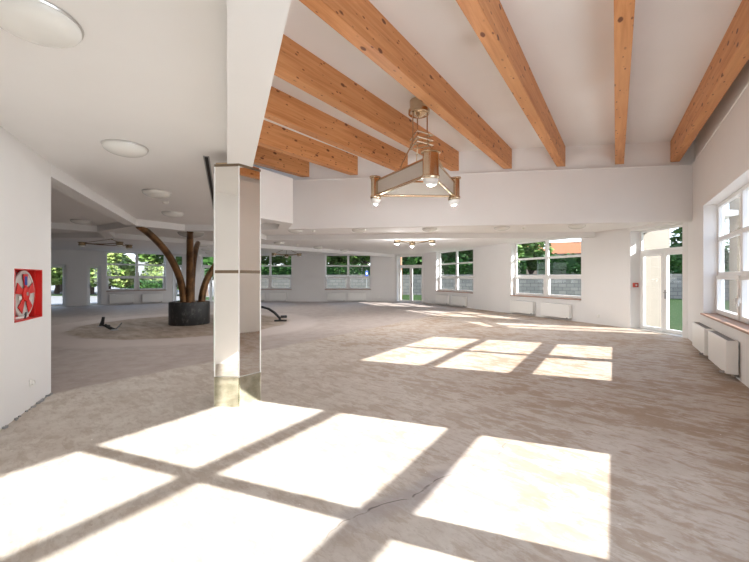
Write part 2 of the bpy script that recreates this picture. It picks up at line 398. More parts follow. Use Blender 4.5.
# ------------------------------------------------------------------ windows and doors
def local(p0, p1, s, off):
    a = Vector(p0); u = (Vector(p1)-a).normalized(); n = Vector((u.y, -u.x))
    p = a + u*s + n*off; return (p.x, p.y), math.atan2(u.y, u.x)
def frame_rect(b, x0, x1, z0, z1, w, y0, y1):
    b.bb(x0, x1, y0, y1, z0, z0+w, .006); b.bb(x0, x1, y0, y1, z1-w, z1, .006)
    b.bb(x0, x0+w, y0, y1, z0+w, z1-w, .006); b.bb(x1-w, x1, y0, y1, z0+w, z1-w, .006)
nwin = [0]
def window(p0, p1, s0, s1, reveal=.22):
    """local x runs along the wall, local -y points outdoors"""
    nwin[0] += 1
    (x, y), rz = local(p0, p1, (s0+s1)/2, 0); w = s1-s0; z0, z1 = WZ
    r = struct(empty('window_%d' % nwin[0], (x, y, z0), rz)); h = z1-z0; yo = -reveal; y1 = -reveal-.07
    f = MB(); frame_rect(f, -w/2, w/2, 0, h, .065, yo, y1)
    f.bb(-.065, .065, yo+.01, y1, .06, h-.05, .006)
    T1, T2 = 1.575-z0, 2.277-z0
    for t in (T1, T2): f.bb(-w/2+.06, w/2-.06, yo+.005, y1, t-.04, t+.04, .006)
    f.build('window_frame', M['white'], r)
    for sg in (-1, 1):
        sa = MB(); a, b = (.055, w/2-.05); a, b = (a, b) if sg > 0 else (-b, -a)
        frame_rect(sa, a, b, .045, T1-.03, .075, yo+.035, y1+.02); so = sa.build('sash', M['white'], r)
        hx = a+.04 if sg > 0 else b-.04
        MB().bb(hx-.012, hx+.012, yo+.035, yo+.055, .33, .42, .003).bb(hx-.01, hx+.01, yo+.055, yo+.075, .28, .39, .004).build('handle', M['white'], so)
    g = MB()
    for sg in (-1, 1):
        a, b = sorted((sg*.06, sg*(w/2-.06)))
        for za, zb in ((.1, T1-.05), (T1+.03, T2-.03), (T2+.03, h-.06)):
            g.quad((a, yo-.035, za), (b, yo-.035, za), (b, yo-.035, zb), (a, yo-.035, zb))
    g.build('pane', M['glass'], r)
    MB().bb(-w/2, w/2, yo+.005, .05, -.012, .022, .006).build('window_sill', M['sill'], r)
    MB().bb(-w/2, w/2, y1-.14, y1, -.03, .01, .004).build('outer_sill', M['steel'], r)
    return r
for a, b in WR: window(APEX, G1, a, b)
for a, b in WF: window(G2, P3, a, b)
for a, b in WB: window(P4, P5, a, b)
window(P6, P7, .32, 3.27)

ndoor = [0]
def door(p0, p1, s0, s1, h, leaf_h=2.22, leaves=2, reveal=.30, transom=True):
    ndoor[0] += 1
    (x, y), rz = local(p0, p1, (s0+s1)/2, 0); w = s1-s0
    r = struct(empty('door_%d' % ndoor[0], (x, y, 0), rz)); yo = -reveal; y1 = -reveal-.07
    f = MB()
    f.bb(-w/2, -w/2+.06, yo, y1, 0, h, .005).bb(w/2-.06, w/2, yo, y1, 0, h, .005).bb(-w/2+.06, w/2-.06, yo, y1, h-.06, h, .005)
    if transom: f.bb(-w/2+.06, w/2-.06, yo+.01, y1, leaf_h, leaf_h+.10, .005)
    f.build('door_frame', M['white'], r)
    MB().bb(-w/2, w/2, .0, y1-.03, 0, .018).build('threshold', M['steel'], r)
    lw = (w-.12)/leaves
    for i in range(leaves):
        a = -w/2+.06+lw*i+.004; b = a+lw-.008
        l = MB(); frame_rect(l, a, b, .02, leaf_h-.005, .085 if lw > .4 else .05, yo+.02, y1+.005); l = l.build('leaf', M['white'], r)
        MB().quad((a+.08, yo-.03, .1), (b-.08, yo-.03, .1), (b-.08, yo-.03, leaf_h-.09), (a+.08, yo-.03, leaf_h-.09)).build('pane', M['glass'], l)
        if i == 0:
            hx = b-.045
            MB().bb(hx-.018, hx+.018, yo+.02, yo+.032, .93, 1.17, .004).tube([(hx, yo+.03, 1.1), (hx, yo+.07, 1.1), (hx-.11, yo+.07, 1.1)], .009, 8).build('handle', M['grey'], l)
    if transom:
        MB().quad((-w/2+.06, yo-.03, leaf_h+.1), (w/2-.06, yo-.03, leaf_h+.1), (w/2-.06, yo-.03, h-.06), (-w/2+.06, yo-.03, h-.06)).build('transom_pane', M['glass'], r)
    return r
door(G1, G2, .15, 1.86, DZ)
door(P3, P4, .13, 1.84, DZ)
door(P5, P6, .15, 1.22, DZ)
door(P5, P6, 2.29, 2.78, DZ, leaves=1)
door(P6, P7, 3.50, 4.12, 2.20, 2.14, 1, .25, False)
door(P6, P7, 4.98, 5.95, 2.20, 2.14, 1, .25, False)

# ------------------------------------------------------------------ pine beams
beams = [(675, 601, 'first pine beam from the right wall, seen on its left side'), (619.5, 616, 'second pine beam from the right wall, running almost straight away'),
         (561, 624.5, 'third pine beam from the right wall, showing underside and right face'), (507.5, 636, 'fourth pine beam from the right wall, just right of the chandelier canopy'),
         (454.5, 647, 'fifth pine beam from the right wall, just behind the chandelier canopy'), (403.5, 656, 'sixth pine beam from the right wall, ending behind the chandelier'),
         (353.5, 668, 'seventh pine beam from the right wall, second last on the left'), (305, 678, 'eighth pine beam, farthest left and shortest, above the white box end')]
FAS = Vector((1, -.145)).normalized()
for px, vp, lab in beams:
    r = (px-374.5)/370; Zf = 9.79/(1+.145*r); p = Vector((r*Zf, Zf)); d = Vector((-(vp-374.5)/370, -1)).normalized()
    # run back until the bay's left side or its right wall
    best = 20
    for q, n in ((Vector((.308, 0)), Vector((1, .399))), (Vector(pR(0)), -nR)):
        den = d.dot(n)
        if abs(den) > 1e-5:
            t = (q-p).dot(n)/den
            if .5 < t < best: best = t
    if px < 330:  # the two shortest meet the white box end
        best = min(best, 20)
    L = best + .25
    o = MB().bb(-.10, L, -.09, .09, 0, .515, .004).build('pine_beam', M['pine'], None, loc=(p.x, p.y, 4.25), rz=math.atan2(d.y, d.x))
    tag(o, lab, 'beam', 'knotty pine beams of the raised bay', 'thing')

# ------------------------------------------------------------------ mirrored pillar
PC = Vector((-1.696, 4.568)); PR = .297
r = empty('mirrored_pillar', (PC.x, PC.y, 0), 0); tag(r, 'six sided pillar clad in mirror panels standing on the bare floor', 'pillar', None, 'thing')
a0 = math.atan2(4.302-PC.y, -1.576-PC.x)
hexp = lambda R: [(R*math.cos(a0+i*PI/3), R*math.sin(a0+i*PI/3)) for i in range(6)]
MB().prism(hexp(PR-.014), 0, BB+.02).build('core', M['brass'], r)
def hexpanels(name, z0, z1, R, material, gap=.006):
    pts = hexp(R)
    for i in range(6):
        a = Vector(pts[i]); b = Vector(pts[(i+1) % 6]); u = (b-a).normalized(); n = Vector((u.y, -u.x)); a = a+u*gap; b = b-u*gap
        q = [a, b, b-n*.012, a-n*.012]
        MB().prism([(x.x, x.y) for x in q], z0, z1).build(name, material, r)
hexpanels('plinth_panel', .0, .345, PR+.004, M['plinth'])
hexpanels('lower_panel', .357, 1.555, PR, M['mirror'])
hexpanels('upper_panel', 1.592, 2.80, PR, M['mirror'])
MB().prism(hexp(PR+.004), 1.557, 1.590).build('joint_band', M['bronzeband'], r)
for qx, qy in hexp(PR+.001): MB().lathe([(0, .345), (.007, .345), (.007, 2.80), (0, 2.80)], (qx, qy, 0), 10).build('edge_strip', M['white'], r, True)
MB().prism(hexp(PR+.006), 2.80, 2.829).build('top_band', M['bronzeband'], r)
MB().prism(hexp(PR-.004), .345, .357).build('plinth_joint', M['steel'], r)

# ------------------------------------------------------------------ column of curved arms on a round drum
C0 = Vector((-6.07, 12.15))
r = empty('arched_column', (C0.x, C0.y, 0)); tag(r, 'black round drum with curved bronze arms branching up to the ceiling', 'column', None, 'thing')
MB().lathe([(0, 0), (.60, 0), (.61, .02), (.61, .70), (.60, .725), (.57, .73), (.55, .70), (0, .70)], n=48).build('drum', M['drum'], r, True)
for tx, ty in ((-6.12, 9.62), (-5.28, 10.60), (-4.2, 12.9), (-6.85, 14.35)):
    d = Vector((tx, ty)) - C0; L = d.length; u = d/L; pts = []; rad = []
    for i in range(25):
        k = i/24; ang = k*1.12
        s_ = .36 + (L-.36)*(1-math.cos(ang))/(1-math.cos(1.12)); z = .66 + (BB+.02-.66)*math.sin(ang)/math.sin(1.12)
        pts.append((u.x*s_, u.y*s_, z)); rad.append(.115-.025*k)
    arm = MB().tube(pts, rad, 14).build('arm', M['bronze'], r, True)
    MB().lathe([(0, .69), (.155, .69), (.155, .72), (.12, .74), (.115, .76)], (u.x*.36, u.y*.36, 0), 20).build('collar', M['bronze'], arm, True)

# ------------------------------------------------------------------ dome lights, detectors, slot
def fixture_fill(loc, power, kind='SPOT', color=(.98, .99, 1.0)):  # added fill just below the fixtures, which are unlit themselves
    l = bpy.data.lights.new('fixture_fill', kind); o = bpy.data.objects.new('fixture_fill', l); COL.objects.link(o)
    l.energy = power; l.color = color; l.shadow_soft_size = 0.0; o.location = loc
    if kind == 'SPOT': l.spot_size = math.radians(168); l.spot_blend = 1.0
def dome(loc, label, group, watt=60, rad=.225, m_='opal', first=[None]):
    if first[0] is None or rad != .225:
        r = empty('dome_light', (loc[0], loc[1], CH))
        MB().lathe([(0, .0), (rad, .0), (rad+.004, -.008), (rad, -.018), (rad-.01, -.02), (0, -.02)], n=40).build('rim', M['steel'], r, True)
        MB().lathe([(rad-.004, -.016)] + [((rad-.004)*math.cos(a), -.018-.085*rad/.225*math.sin(a)) for a in [i*PI/2/9 for i in range(10)]], n=40).build('shade', M[m_], r, True)
        if rad == .225: first[0] = r
    else:
        r = copy_tree(first[0]); r.location = (loc[0], loc[1], CH)
    fixture_fill((loc[0], loc[1], CH-.13), watt)
    return tag(r, label, 'ceiling light', group)
GL = 'dome lights along the left ceiling'
dome((-1.96, 2.13), 'large white dome light nearest the camera on the left ceiling', GL, 4)
dome((-2.84, 4.22), 'second white dome light along the left ceiling', GL, 8)
dome((-3.79, 6.44), 'third white dome light along the left ceiling, before the detector', GL, 60)
dome((-4.64, 8.50), 'fourth white dome light along the left ceiling, nearest the bronze arms', GL, 70)
GF = 'dome lights behind the fascia'
for p, w_ in zip(((-2.47, 11.57), (-.48, 11.45), (1.67, 11.21), (3.76, 10.92), (5.78, 10.56)),
                 ('first dome light behind the fascia counted from the pillar', 'second dome light behind the fascia, half hidden by it', 'third dome light behind the fascia, under the big chandelier',
                  'fourth dome light behind the fascia counted from the pillar', 'fifth dome light behind the fascia, nearest the glazed door')): dome(p, w_, GF, 125 if p[0] < 5 else 75)
GS = 'dome lights along the far slanting downstand'
for p, w_ in zip(((-4.02, 15.6), (-2.72, 17.8), (-1.6, 19.6)),
                 ('dome light at the pillar end of the far slanting downstand', 'middle dome light along the far slanting downstand', 'farthest dome light along the slanting downstand near the back door')): dome(p, w_, GS, 50)
dome((-7.64, 9.63), 'dome light in the dark left ceiling above the black floor pipes', 'dome lights of the dark left ceiling', 45)
dome((-9.6, 12.65), 'small looking dome light deeper in the dark left ceiling', 'dome lights of the dark left ceiling', 45)
GB = 'dome lights behind the bronze arms'
dome((-7.75, 16.7), 'nearest of the dome lights in a row behind the bronze arms', GB, 80)
dome((-8.75, 19.2), 'middle of the dome lights in a row behind the bronze arms', GB, 80)
dome((-9.7, 21.7), 'farthest of the dome lights in a row behind the bronze arms', GB, 80)
dome((-6.05, 12.2), 'large grey dome light directly above the black drum', None, 60, .40, 'opalgrey')

def detector(loc, label, first=[None]):
    if first[0] is None:
        r = first[0] = empty('smoke_detector', (loc[0], loc[1], CH))
        MB().lathe([(0, 0), (.06, 0), (.06, -.015), (0, -.015)], n=24).build('base', M['plastic'], r, True)
        MB().lathe([(.05, -.012), (.05, -.03), (.042, -.048), (.02, -.052), (0, -.052)], n=24).build('head', M['plastic'], r, True)
    else: r = copy_tree(first[0]); r.location = (loc[0], loc[1], CH)
    tag(r, label, 'smoke detector', 'smoke detectors')
detector((-4.1, 7.25), 'white smoke detector between the last two dome lights on the left')
detector((-1.92, 11.65), 'small smoke detector behind the fascia near the pillar')
detector((4.43, 10.97), 'small smoke detector behind the fascia between two dome lights')
detector((-3.45, 16.5), 'tiny smoke detector along the far slanting downstand')
a = Vector((-2.07, 4.55)); b = Vector((-3.55, 8.25)); u = (b-a).normalized()
r = empty('slot_diffuser', (a.x, a.y, CH), math.atan2(u.y, u.x)); L = (b-a).length
MB().bb(0, L, -.035, -.02, -.008, 0).bb(0, L, .02, .035, -.008, 0).bb(0, .015, -.02, .02, -.008, 0).bb(L-.015, L, -.02, .02, -.008, 0).build('frame', M['grey'], r)
MB().bb(.01, L-.01, -.022, .022, -.005, 0).build('slot', M['dark'], r)
tag(r, 'long black ceiling slot beside the top of the mirrored pillar', 'air vent')

# ------------------------------------------------------------------ chandeliers
def oval_lamp(parent, x, y, ang, a, b, z0, z1, bulb, mt='brass'):
    """body between z0 and z1 with the half bulb under it; a radial, b tangential half size"""
    l = MB().lathe([(0, z1), (1.25, z1), (1.28, z1-.012), (1.25, z1-.026), (1.0, z1-.034), (1.0, z0+.06), (1.12, z0+.055), (1.15, z0+.04), (1.1, z0+.015), (1.0, z0), (0, z0)],
                   (x, y, 0), 32, a, b, ang).build('lamp_body', M[mt], parent, True)
    hb = z0-bulb
    MB().lathe([(.96, z0+.005)] + [(.96*math.cos(t), z0-bulb*math.sin(t)) for t in [i*PI/2/8 for i in range(9)]], (x, y, 0), 28, a, b, ang).build('bulb', M['opal'], l, True)
    return l
r = empty('triangular_chandelier', (.815, 6.77, HB)); tag(r, 'large triangular brass and frosted glass chandelier hanging under the pine beams', 'chandelier')
MB().lathe([(0, 0), (.17, 0), (.17, -.16), (.195, -.17), (.195, -.235), (.18, -.25), (.12, -.26), (.05, -.30), (0, -.31)], n=36).build('canopy', M['brass'], r, True)
V3 = [Vector((-.79, .40)), Vector((.74, .47)), Vector((.05, -1.08))]
zt = lambda z: z-HB
for i in range(3):
    p = V3[i]; oval_lamp(r, p.x, p.y, math.atan2(p.y, p.x), .085, .125, zt(3.02), zt(3.45), .11)
for i in range(3):
    a, b = V3[i], V3[(i+1) % 3]; u = (b-a).normalized(); a = a+u*.09; b = b-u*.09; n = Vector((-u.y, u.x)); ang = math.atan2(u.y, u.x); c = (a+b)/2; L = (b-a).length
    MB().box((c.x, c.y, zt(3.235)), (L, .012, .24), ang).build('side_panel', M['frost'], r)
    MB().box((c.x, c.y, zt(3.37)), (L, .05, .035), ang, .006).build('top_rail', M['brass'], r)
    MB().tube([(a.x, a.y, zt(3.10)), (b.x, b.y, zt(3.10))], .024, 12).build('bottom_rail', M['brass'], r, True)
    d = c.normalized(); q = d*.17
    MB().tube([(q.x, q.y, zt(4.48)), (q.x, q.y, zt(3.97)), (q.x*1.15, q.y*1.15, zt(3.90)), (c.x*.9, c.y*.9, zt(3.50)), (c.x, c.y, zt(3.385))], .0125, 10).build('rod', M['brass'], r, True)
for z in (4.10, 4.00, 3.92):
    tr = MB(); pp = [Matrix.Rotation(.55, 2) @ Vector(((V3[i]+V3[(i+1) % 3])/2)).normalized()*.25 for i in range(3)]
    for i in range(3): tr.tube([(pp[i].x, pp[i].y, zt(z)), (pp[(i+1) % 3].x, pp[(i+1) % 3].y, zt(z))], .014, 8)
    tr.build('spacer', M['brass'], r, True)

def small_chandelier(pts, zb, label, watt=20, kind='SPOT'):
    c = sum((Vector(p) for p in pts), Vector((0, 0)))/3
    r = empty('flush_chandelier', (c.x, c.y, CH)); z = lambda h: h-CH
    MB().lathe([(0, 0), (.10, 0), (.10, -.03), (.05, -.05), (0, -.05)], n=24).build('canopy', M['agedbrass'], r, True)
    q = [Vector(p)-c for p in pts]
    for i in range(3):
        oval_lamp(r, q[i].x, q[i].y, math.atan2(q[i].y, q[i].x), .10, .10, z(zb+.06), z(zb+.19), .06, 'agedbrass')
        a, b = q[i], q[(i+1) % 3]; mid = (a+b)/2*.82
        MB().tube([(a.x, a.y, z(zb+.15)), ((a.x+mid.x)/2*.97, (a.y+mid.y)/2*.97, z(zb+.13)), (mid.x, mid.y, z(zb+.12)), ((b.x+mid.x)/2*.97, (b.y+mid.y)/2*.97, z(zb+.13)), (b.x, b.y, z(zb+.15))], .016, 8).build('arm', M['agedbrass'], r, True)
        MB().tube([(a.x*.93, a.y*.93, z(zb+.17)), (0, 0, z(CH-.04))], .009, 8).build('stay', M['agedbrass'], r, True)
    for p in pts: fixture_fill((p[0], p[1], zb-.10), watt, kind)
    tag(r, label, 'chandelier', 'small three lamp chandeliers')
for p_ in V3: fixture_fill((.815+p_.x, 6.77+p_.y, 2.885), 26, 'POINT')
small_chandelier(((.81, 13.3), (2.07, 13.3), (1.45, 14.3)), 2.69, 'small three lamp brass chandelier near the far glazed door', 56, 'POINT')
small_chandelier(((-4.87, 17.9), (-3.70, 18.2), (-4.5, 18.9)), 2.52, 'small three lamp brass chandelier just right of the mirrored pillar', 25)
small_chandelier(((-10.75, 13.6), (-9.3, 13.5), (-9.75, 14.7)), 2.63, 'small dark three lamp chandelier over the left windows')

# ------------------------------------------------------------------ radiators
def radiator(p0, p1, s, w, label, group, off=.02, h=.49, zb=.085):
    (x, y), rz = local(p0, p1, s, 0)
    r = empty('radiator', (x, y, 0), rz)
    b = MB().bb(-w/2, w/2, off, off+.14, zb, zb+h, .012).build('panel', M['enamel'], r)
    g = MB()
    for i in range(int(w/.05)): g.bb(-w/2+.03+i*.05, -w/2+.055+i*.05, off+.025, off+.115, zb+h-.002, zb+h+.004)
    g.build('top_grille', M['grey'], r)
    for bx in (-w/2+.14, w/2-.14): MB().bb(bx-.02, bx+.02, 0, off+.01, zb+.1, zb+h-.06).build('bracket', M['steel'], r)
    v = MB().lathe([(0, 0), (.018, 0), (.018, .05), (.012, .055), (0, .055)], (-w/2+.06, off+.145, zb+.02), 14, axis=Matrix.Rotation(-PI/2, 4, 'X')).build('valve', M['grey'], r, True)
    MB().tube([(-w/2+.06, off+.05, zb+.02), (-w/2+.06, off+.05, zb-.03), (-w/2+.06, .0, zb-.035)], .011, 8).tube([(-w/2+.11, off+.05, zb+.02), (-w/2+.11, off+.05, zb-.03), (-w/2+.11, .0, zb-.035)], .011, 8).build('pipe', M['steel'], v, True)
    return tag(r, label, 'radiator', group)
# local y of a radiator points out of the wall: walls run with the room on their left, so +y is indoors
GR = 'white panel radiators under the windows'
radiator(APEX, G1, 8.0+.75, 1.22, 'white radiator under the right hand window, nearest the camera', GR)
radiator(APEX, G1, 9.55+.75, 1.22, 'white radiator under the right hand window, nearer the glazed door', GR)
radiator(G2, P3, 2.55, 1.25, 'right radiator under the window beside the glazed door corner', GR)
radiator(G2, P3, 4.18, 1.25, 'left radiator under the window beside the glazed door corner', GR)
radiator(G2, P3, 8.55, 1.25, 'right radiator under the narrow looking window beside the far door', GR)
radiator(G2, P3, 10.1, 1.25, 'left radiator under the narrow looking window beside the far door', GR)
radiator(P4, P5, 2.40, 1.12, 'right radiator under the back window with the blue sign', GR)
radiator(P4, P5, 3.72, 1.12, 'left radiator under the back window with the blue sign', GR)
radiator(P4, P5, 7.40, 1.05, 'radiator under the back window beside the pillar, fully seen', GR)
radiator(P4, P5, 8.75, 1.05, 'radiator under the back window, mostly hidden by the pillar', GR)
radiator(P6, P7, 1.05, 1.05, 'right radiator under the left window near the bronze arms', GR)
radiator(P6, P7, 2.55, 1.15, 'left radiator under the left window beside the glazed door', GR)


# ------------------------------------------------------------------ hose reel in the left wall
radiator(LB, APEX, 1.0, 1.5, 'long white radiator on the unseen rear wall, glimpsed only in the mirrored pillar', GR, .04, .60)
(x, y), rz = local(LW, LB, (HR0+HR1)/2, 0); hw = (HR1-HR0)/2; hh_ = HRZ1-HRZ0
r = empty('hose_reel_cabinet', (x, y, HRZ0), rz); tag(r, 'red fire hose reel in an open recess of the left wall', 'hose reel')
# local +y indoors, -y into the wall, x towards the camera
b = MB(); D = .20
b.bb(-hw, hw, -D-.01, -D, 0, hh_).bb(-hw, hw, -D, .004, 0, .012).bb(-hw, hw, -D, .004, hh_-.012, hh_).bb(-hw, -hw+.02, -D, .006, 0, hh_).bb(hw-.012, hw, -D, .004, 0, hh_)
b.bb(-hw+.02, -hw+.06, -D, -.05, .012, hh_-.012)
b.build('box', M['red'], r)
ax = Matrix.Rotation(-PI/2, 4, 'X'); ctr = (-.01, -.165, hh_/2+.005); RR = .268
reel = MB().lathe([(0, .0), (RR, .0), (RR+.004, .01), (RR, .02), (.15, .022), (.15, .10), (RR, .102), (RR+.004, .112), (RR, .122), (RR-.03, .124), (RR-.03, .116), (0, .116)], ctr, 40, axis=ax).build('drum', M['hose'], r, True)
hb_ = MB()
for k in range(5): hb_.lathe([(.205+.0*k, .03+.015*k)] + [(.225+.012*math.cos(t), .03+.015*k+.008*math.sin(t)) for t in [i*2*PI/8 for i in range(9)]], ctr, 36, axis=ax)
hb_.build('hose', M['plastic'], reel, True)
f = MB()                                                         # red spoked front with five pale openings
for k in range(5):
    a = 2*PI*k/5 + PI/2
    pts = [(.05, -.42), (.235, -.27), (.235, .27), (.05, .42)]
    q = [(ctr[0]+rr_*math.cos(a+da), ctr[1]+.126, ctr[2]+rr_*math.sin(a+da)) for rr_, da in pts]
    q2 = [(p_[0], p_[1]+.006, p_[2]) for p_ in q]
    va = [f.bm.verts.new(p_) for p_ in q]; vb = [f.bm.verts.new(p_) for p_ in q2]
    f.bm.faces.new(va); f.bm.faces.new(vb[::-1])
    for i in range(4): f.bm.faces.new((va[i], va[(i+1) % 4], vb[(i+1) % 4], vb[i]))
f.lathe([(.0, .126), (.085, .126), (.085, .14), (.07, .146), (0, .146)], ctr, 28, axis=ax)
f.build('spokes', M['red'], reel, True)
MB().lathe([(0, .14), (.022, .14), (.022, .152), (0, .153)], ctr, 16, axis=ax).build('axle_cap', M['steel'], reel, True)
MB().bb(ctr[0]-.032, ctr[0]+.032, ctr[1]+.133, ctr[1]+.136, ctr[2]+.10, ctr[2]+.20).build('sticker', M['blue'], reel)['label'] = 'blue sticker on the reel'
MB().bb(ctr[0]+.11, ctr[0]+.17, ctr[1]+.133, ctr[1]+.136, ctr[2]-.06, ctr[2]-.02, 0).build('plate', M['plastic'], reel)
MB().tube([(.30, -.10, .03), (.10, -.05, .028), (-.12, -.06, .03), (-.22, -.10, .05)], .016, 10).build('hose_end', M['plastic'], r, True)
MB().tube([(-.06, -.055, .075), (-.02, -.05, .04), (.0, -.05, .014)], [.014, .02, .02], 10).build('nozzle', M['black'], r, True)

# ------------------------------------------------------------------ sockets and the red box by the door
def socket(p0, p1, s, z, label, first=[None]):
    (x, y), rz = local(p0, p1, s, 0)
    if first[0] is None:
        r = first[0] = empty('wall_socket', (x, y, z), rz)
        MB().bb(-.042, .042, 0, .012, -.042, .042, .005).build('plate', M['plastic'], r)
        ax = Matrix.Rotation(-PI/2, 4, 'X')
        MB().lathe([(.030, .012), (.030, .03), (.024, .034), (.022, .018), (0, .018)], (0, 0, 0), 20, axis=ax).build('insert', M['plastic'], r, True)
    else: r = copy_tree(first[0]); r.location = (x, y, z); r.rotation_euler = (0, 0, rz)
    tag(r, label, 'socket', 'white wall sockets')
socket(LW, LB, .62, .29, 'white socket low on the left wall under the hose reel')
socket(G2, P3, .95, .27, 'white socket low on the wall left of the glazed door corner')
socket(P4, P5, 1.0, .27, 'grey looking socket low on the back wall beside its window')
socket(G2, P3, 11.75, .24, 'white socket low on the wall right of the far glazed door')
(x, y), rz = local(G1, G2, 1.86, .15)
r = empty('call_point', (x, y, 1.29), rz); tag(r, 'small dull red box with white mark on the reveal beside the glazed door', 'fire alarm box')
MB().bb(-.05, 0, -.075, .075, -.065, .065, .006).build('housing', M['redbox'], r)
MB().bb(-.053, -.049, -.035, .035, -.012, .012).bb(-.053, -.049, -.012, .012, -.035, .03).build('mark', M['plastic'], r)

# ------------------------------------------------------------------ black pipes sticking out of the floor
def tubething(name, pts, rad, label, cat, extra=None):
    c = Vector(pts[0]); r = empty(name, (c.x, c.y, 0)); q = [tuple(Vector(p)-Vector((c.x, c.y, 0))) for p in pts]
    MB().tube(q, rad, 12).build('pipe', M['black'], r, True)
    MB().lathe([(0, 0), (.10, 0), (.09, .02), (.05, .035), (0, .035)], (q[0][0], q[0][1], 0), 20).build('floor_collar', M['grey'], r, True)
    if extra: extra(r, q)
    tag(r, label, cat, 'black pipe stubs in the floor')
def clamp(r, q):
    e_ = q[-1]
    MB().box((e_[0]+.12, e_[1], .16), (.22, .10, .09), .4, .02).box((e_[0]+.02, e_[1]-.05, .03), (.42, .10, .05), .1, .01).build('clamp', M['black'], r)
tubething('floor_hose', [(-4.35, 13.2, 0), (-4.3, 13.15, .25), (-4.15, 13.1, .42), (-3.95, 13.0, .48), (-3.7, 12.95, .42), (-3.5, 12.9, .30), (-3.3, 12.85, .12), (-3.27, 12.85, .0)], .045, 'bent black hose arching out of the floor just right of the pillar', 'hose', clamp)
tubething('pipe_stub', [(-8.42, 11.4, 0), (-8.38, 11.4, .15), (-8.35, 11.4, .30)], [.07, .05, .04], 'upright black pipe stub in the floor, farther of the two left of the drum', 'pipe', lambda r, q: MB().box((.14, .0, .03), (.24, .07, .05), 0, .01).build('offcut', M['black'], r))
tubething('pipe_stub', [(-7.46, 10.6, 0.02), (-7.58, 10.6, .07), (-7.72, 10.6, .15)], .045, 'leaning black pipe stub in the floor, nearer of the two left of the drum', 'pipe', lambda r, q: MB().tube([(0, 0, .0), (.14, .0, .12), (.22, 0, .22)], .018, 8).build('wire', M['grey'], r, True))

# broken plaster along the foot of the left wall
rb = MB(); rnd = random.Random(3)
for i in range(60):
    s_ = rnd.uniform(.02, 2.4); p = pL(s_, -rnd.uniform(.0, .035)); k = rnd.uniform(.006, .02)
    rb.box((p[0], p[1], k*.4), (k*rnd.uniform(1, 3), k*1.5, k), rnd.uniform(0, 3), .001)
o = rb.build('plaster_rubble', M['grey']); tag(o, 'crumbled plaster and a dark gap along the foot of the left wall', 'rubble', None, 'stuff')

# ------------------------------------------------------------------ outdoors
struct(MB().bb(-120, 160, -90, 160, -.5, -.16).build('ground', M['pave']))
o = MB().prism([(8.6, 9.4), (30, 14), (30, 27), (3.6, 36), (-14, 38), (-14, 25.5), (3.0, 24.6), (8.3, 12.2)], -.2, -.10).build('lawn', M['lawn']); o['kind'] = 'structure'
# cream wall wings outside the glazed corners
def wing(name, p0, p1, z1, material, label):
    a = Vector(p0); b = Vector(p1); u = (b-a).normalized(); n = Vector((u.y, -u.x)); q = [a, b, b-n*.35, a-n*.35]
    o = MB().prism([(p.x, p.y) for p in q], -.16, z1).build(name, material); struct(o)
wing('wall_wing_door', (8.17, 11.30), (9.35, 11.72), 4.2, M['cream'], '')
wing('wall_wing_far', (1.70, 24.0), (2.05, 27.5), 4.0, M['peach'], '')
wing('wall_wing_right', (8.65, 8.75), (10.7, 8.35), 4.2, M['cream'], '')

# block wall round the garden
GW = [(-34, 41), (-15.5, 39.9), (3.4, 35), (14, 31.5), (24, 28.5), (33, 17)]
def seg(name, p0, p1, z0, z1, th, material):
    a = Vector(p0); b = Vector(p1); L = (b-a).length
    return MB().bb(0, L, 0, th, 0, z1-z0).build(name, material, None, loc=(a.x, a.y, z0), rz=math.atan2((b-a).y, (b-a).x))
gl = ['garden block wall far left beyond the back windows', 'garden block wall beyond the back windows', 'garden block wall seen through the far glazed door', 'garden block wall seen through the window by the door corner', 'garden block wall seen through the near glazed door']
for i in range(1, len(GW)-1):
    r = empty('garden_wall', (0, 0, 0)); w_ = seg('blocks', GW[i], GW[i+1], -.16, 1.75, .2, M['block']); w_.parent = r
    c_ = seg('coping', GW[i], GW[i+1], 1.75, 1.82, .26, M['block']); c_.parent = r
    tag(r, gl[i], 'wall', 'garden block walls', 'thing')

def leaves(b, n, fn, size, rnd):
    for _ in range(n):
        p = fn(); k = size*rnd.uniform(.6, 1.3)
        R = Matrix.Rotation(rnd.uniform(0, 2*PI), 3, 'Z') @ Matrix.Rotation(rnd.uniform(0, PI), 3, 'X')
        q = [R @ Vector(v_)*k + p for v_ in ((-.5, -.25, 0), (.1, -.32, .08), (.6, 0, 0), (.1, .32, .08), (-.5, .25, 0))]
        b.bm.faces.new([b.bm.verts.new(x) for x in q])
def sph(rnd, c, r):
    while True:
        v_ = Vector((rnd.uniform(-1, 1), rnd.uniform(-1, 1), rnd.uniform(-1, 1)))
        if .55 < v_.length < 1: return Vector(c) + Vector((v_.x*r[0], v_.y*r[1], v_.z*r[2]))
def nob(b): return b
def hedge(p0, p1, h, th, label, rnd, n):
    a = Vector(p0); b_ = Vector(p1); L = (b_-a).length
    r = empty('hedge', (a.x, a.y, -.16), math.atan2((b_-a).y, (b_-a).x))
    b = MB(); leaves(b, n, lambda: Vector((rnd.uniform(0, L), rnd.choice((rnd.uniform(-.05, .25), rnd.uniform(0, th))), rnd.uniform(.3, h)*rnd.uniform(.93, 1.05))), .24, rnd)
    b.build('foliage', M['hedge'], r)
    MB().bb(0, L, .2, th, 0, h-.15).build('core', M['hedge'], r)
    tag(r, label, 'hedge', 'hedges behind the garden wall')
rnd = random.Random(5)
hedge((-15.5, 41.0), (3.4, 36.4), 3.1, 1.2, 'dark hedge behind the garden wall seen through the back windows', rnd, 6500)
hedge((4.2, 36.2), (13.6, 33.1), 3.1, 1.2, 'dark hedge behind the garden wall seen through the narrow looking window', rnd, 5000)
hedge((14.6, 32.9), (26, 29.4), 3.7, 1.2, 'dark hedge behind the garden wall seen through the wide window', rnd, 5000)

